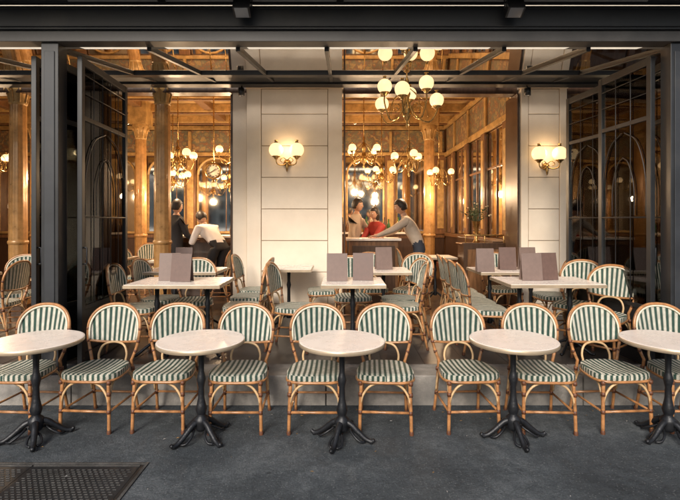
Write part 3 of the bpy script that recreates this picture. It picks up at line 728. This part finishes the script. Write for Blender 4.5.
# ------------------------------------------------------------ people
def ik(a, c, l1, l2, bend):
    a = V(a); c = V(c); d = c-a; L = min(d.length, (l1+l2)*.995); dn = d.normalized(); c = a+dn*L
    x = (l1*l1-l2*l2+L*L)/(2*L); h = math.sqrt(max(0, l1*l1-x*x)); bd = V(bend); bd = (bd-dn*bd.dot(dn)).normalized()
    return a+dn*x+bd*h, c
def person(name, loc, face, lean=.05, wl=None, wr=None, shirt=None, trousers=None, hair=None, s=1.0, headpitch=.1, longhair=False, grip=.3, coat=False):
    shirt = shirt or M_beige; trousers = trousers or M_jeans; hair = hair or M_hair
    J = {}; R = {}; E = []
    def j(n, p, r): J[n] = V(p); R[n] = r if isinstance(r, tuple) else (r, r)
    dr = V((math.sin(lean), 0, math.cos(lean))); pv = V((-.10*math.sin(lean), 0, .95))
    j('pel', pv, (.145, .125)); j('wst', pv+dr*.17, (.145, .12)); j('cst', pv+dr*.34, (.165, .13)); j('upc', pv+dr*.46, (.12, .10)); j('nek', pv+dr*.54, .058)
    d2 = V((math.sin(lean*.55), 0, math.cos(lean*.55))); j('hdb', J['nek']+d2*.07, .052)
    B = [('pel', 'wst', shirt), ('wst', 'cst', shirt), ('cst', 'upc', shirt), ('upc', 'nek', shirt), ('nek', 'hdb', M_skin)]
    hands = []
    for sd, w in ((1, wl), (-1, wr)):
        k = 'L' if sd > 0 else 'R'
        sh = pv+dr*.455+V((0, sd*.17, 0)); j('sh'+k, sh, .075)
        tgt = V(w) if w else sh+V((.06, sd*.06, -.53))
        el, wrp = ik(sh, tgt, .285, .25, (-.5, sd*.5, -.6))
        j('el'+k, el, .055); j('wr'+k, wrp, (.033, .028))
        fd = (wrp-el).normalized()
        if w: fd = V((fd.x, fd.y, max(-.05, fd.z*.2))).normalized()
        j('pm'+k, wrp+fd*.07, (.036, .018))
        B += [('upc', 'sh'+k, shirt), ('sh'+k, 'el'+k, shirt), ('el'+k, 'wr'+k, shirt), ('wr'+k, 'pm'+k, M_skin)]
        hands.append((k, wrp, fd, sd))
        hip = pv+V((0, sd*.085, -.06)); j('hp'+k, hip, .10)
        kn, an = ik(hip, (sd*.05-.03, sd*.11, .09), .43, .41, (1, 0, 0))
        j('kn'+k, kn, .065); j('an'+k, an, .048); j('to'+k, V((an.x+.15, an.y+sd*.02, .045)), (.042, .034))
        B += [('pel', 'hp'+k, trousers if not coat else shirt), ('hp'+k, 'kn'+k, trousers if not coat else shirt), ('kn'+k, 'an'+k, trousers), ('an'+k, 'to'+k, M_shoe)]
    names = list(J); idx = {n: i for i, n in enumerate(names)}
    vs = [J[n] for n in names]; rad = [R[n] for n in names]; ed = [(idx[a], idx[c]) for a, c, _ in B]; roots = {0}
    segs = [(J[a], J[c], m) for a, c, m in B]
    for k, w, fd, sd in hands:
        side = V((-fd.y, fd.x, 0))
        side = side.normalized() if side.length > .1 else V((0, 1, 0))
        dn = fd.cross(side)
        if dn.z > 0 or abs(dn.z) < .3 and dn.x > 0: dn = -dn
        for q, (off, l) in enumerate(((-.028, .065), (-.009, .075), (.010, .072), (.027, .055))):
            p0 = w+fd*.055+side*off; p1 = w+fd*.10+side*off*1.1; p2 = p1+(fd*math.cos(grip)+dn*math.sin(grip))*l*.5; p3 = p2+(fd*math.cos(2*grip)+dn*math.sin(2*grip))*l*.45
            o = len(vs); vs += [p0, p1, p2, p3]; rad += [(.0095, .0095), (.009, .009), (.008, .008), (.007, .007)]; ed += [(o, o+1), (o+1, o+2), (o+2, o+3)]; roots.add(o); segs.append((p0, p3, M_skin))
        th = -sd
        p0 = w+fd*.03+side*th*.02; p1 = w+fd*.055+side*th*.045; p2 = p1+fd*.03+side*th*.012+dn*.006; p3 = p2+fd*.022
        o = len(vs); vs += [p0, p1, p2, p3]; rad += [(.012, .012), (.011, .011), (.010, .010), (.008, .008)]; ed += [(o, o+1), (o+1, o+2), (o+2, o+3)]; roots.add(o); segs.append((p0, p3, M_skin))
    me = bpy.data.meshes.new('tmp'); me.from_pydata([tuple(v) for v in vs], ed, []); ob = bpy.data.objects.new('tmp', me); sc.collection.objects.link(ob)
    sk = ob.modifiers.new('s', 'SKIN'); sk.use_smooth_shade = True
    if not me.skin_vertices: bpy.context.view_layer.update()
    sv = me.skin_vertices[0].data
    for i in range(len(vs)): sv[i].radius = rad[i]; sv[i].use_root = i in roots
    sb = ob.modifiers.new('b', 'SUBSURF'); sb.levels = 2; sb.render_levels = 2
    dg = bpy.context.evaluated_depsgraph_get(); em = bpy.data.meshes.new_from_object(ob.evaluated_get(dg))
    b = MB(); fm = []
    for p in em.polygons:
        c = p.center; best = None
        for a, e_, m in segs:
            d = e_-a; t = max(0, min(1, (c-a).dot(d)/d.length_squared)); q = (c-(a+d*t)).length
            if best is None or q < best[0]: best = (q, m)
        fm.append(best[1])
    b.add([v.co.copy() for v in em.vertices], [list(p.vertices) for p in em.polygons], fm, True)
    bpy.data.objects.remove(ob)
    HC = J['hdb']+d2*.09+V((.015, 0, 0)); HM = Matrix.Translation(HC) @ Matrix.Rotation(headpitch+lean*.4, 4, 'Y')
    n, k = 24, 16; vs = []; fs = []; fm = []
    for i in range(k+1):
        t = pi*i/k
        for q in range(n):
            a = 2*pi*q/n; sx, sy = math.sin(t)*math.cos(a), math.sin(t)*math.sin(a); z = -math.cos(t)
            wx, wy = .095, .076
            if z < 0: wy *= 1-.28*z*z; wx *= 1-.12*z*z
            x = sx*wx; y = sy*wy
            if sx > .5 and abs(z) < .9:
                x -= .006*math.exp(-((z-.12)/.12)**2)*(1 if abs(sy) < .6 else 0)
            if sx > 0 and z < -.55: x += .010
            vs.append((x, y, z*.118))
    for i in range(k):
        for q in range(n): fs.append((i*n+q, i*n+(q+1) % n, (i+1)*n+(q+1) % n, (i+1)*n+q))
    b.add(vs, fs, M_skin, True, M=HM)
    b.add([(.088, -.011, .02), (.088, .011, .02), (.094, 0, .03), (.112, 0, -.018), (.094, -.016, -.028), (.094, .016, -.028), (.09, 0, -.034)], [(0, 2, 3, 4), (2, 1, 5, 3), (4, 3, 6), (3, 5, 6)], M_skin, True, M=HM)
    for sd in (-1, 1):
        b.ball((.079, sd*.030, .008), .012, M_eye, 8, M=HM); b.ball((.0885, sd*.030, .008), .0055, M_black, 6, M=HM)
        b.ball((.086, sd*.030, .032), .014, hair, 8, (.4, 1, .22), M=HM)
        b.ball((-.005, sd*.078, -.005), .028, M_skin, 10, (.6, .3, 1), M=HM)
    b.ball((.084, 0, -.058), .020, M_lip, 8, (.5, 1, .28), M=HM)
    vs = []; fs = []; k2, n2 = 28, 36
    for i in range(k2+1):
        t = pi*i/k2
        for q in range(n2):
            a = 2*pi*q/n2; sx, sy = math.sin(t)*math.cos(a), math.sin(t)*math.sin(a); z = -math.cos(t)
            f = max(0, min(1, (sx+.05)/.55)); line = .42*f-.62*(1-f)
            if longhair: line = line if sx > .15 else -1.2
            dlt = z-line
            g = .90+.24*max(0, min(1, (dlt+.05)/.12))+.010*math.sin(q*5+i*3)
            zz = z*.118*g+.004
            if longhair and sx < .15 and z < -.2: zz *= 1.55
            vs.append((sx*.095*g-.006, sy*.078*g, zz))
    for i in range(k2):
        for q in range(n2): fs.append((i*n2+q, i*n2+(q+1) % n2, (i+1)*n2+(q+1) % n2, (i+1)*n2+q))
    b.add(vs, fs, hair, True, M=HM)
    o = b.obj(name, None, loc, face); o.scale = (s, s, s); return o
IZ = FZ-.003
person('man_leaning_on_counter', (1.26, 7.45, IZ), pi-.1, .50, (.66, .10, 1.10), (.62, -.10, 1.10), M_beige, M_jeans, headpitch=.1)
person('woman_in_red', (.68, 8.15, IZ), -pi/2-.9, .15, (.42, .12, 1.02), (.42, -.12, 1.02), M_red, M_dark, s=.90, longhair=True)
person('man_at_bar', (.26, 8.25, IZ), -.4, .1, (.42, .14, 1.10), None, M_beige, M_jeans, s=.99)
person('person_in_black_coat', (-2.86, 7.9, IZ), .9, .05, None, (.3, -.15, 1.05), M_dark, M_dark, coat=True, s=.97)
person('person_in_white_shirt', (-2.12, 7.80, IZ), pi-.7, .95, (.52, .14, 1.06), (.50, -.14, 1.06), M_white, M_dark, headpitch=.4)

# ------------------------------------------------------------ opposite side of the square
b = MB()
for bx in range(-9, 10):
    x0 = bx*14; c = M_stone if bx % 2 else M_cream_wall
    b.box(x0, x0+13.8, -86, -80, -.1, 9+(bx % 3)*1.2, c)
    for fl in range(3):
        for i in range(6):
            b.box(x0+.8+i*2.2, x0+2.0+i*2.2, -79.998, -79.95, .9+fl*3.0, 2.9+fl*3.0, M_win)
        b.box(x0, x0+13.8, -79.997, -79.7, 3.3+fl*3.0, 3.45+fl*3.0, c)
b.obj('apartment_buildings')

# ------------------------------------------------------------ light
w = bpy.data.worlds.new('World'); sc.world = w; w.use_nodes = True; nt = w.node_tree
bg = nt.nodes['Background']; sky = nt.nodes.new('ShaderNodeTexSky'); sky.sky_type = 'NISHITA'; sky.sun_disc = False
el = math.radians(32)
d = V((.28*math.cos(el), .96*math.cos(el), -math.sin(el))).normalized()
sky.sun_elevation = el; sky.sun_rotation = math.atan2(-d.x, -d.y)
sky.air_density = 1.0; sky.dust_density = 3.0
nt.links.new(sky.outputs[0], bg.inputs[0]); bg.inputs[1].default_value = .15
s = bpy.data.lights.new('sun', 'SUN'); s.energy = 3.7; s.angle = math.radians(24); s.color = (1, .94, .86)
so = bpy.data.objects.new('sun', s); sc.collection.objects.link(so); so.rotation_euler = d.to_track_quat('-Z', 'Y').to_euler(); so.location = (0, -10, 20)

cam = bpy.data.cameras.new('camera'); co = bpy.data.objects.new('camera', cam); sc.collection.objects.link(co); sc.camera = co
co.location = (0, 0, 1.62); co.rotation_euler = (pi/2, 0, 0); cam.sensor_width = 36; cam.lens = 24.1; cam.shift_y = -30/680; cam.clip_end = 1000
sc.view_settings.view_transform = 'Standard'; sc.view_settings.look = 'None'; sc.view_settings.exposure = 0
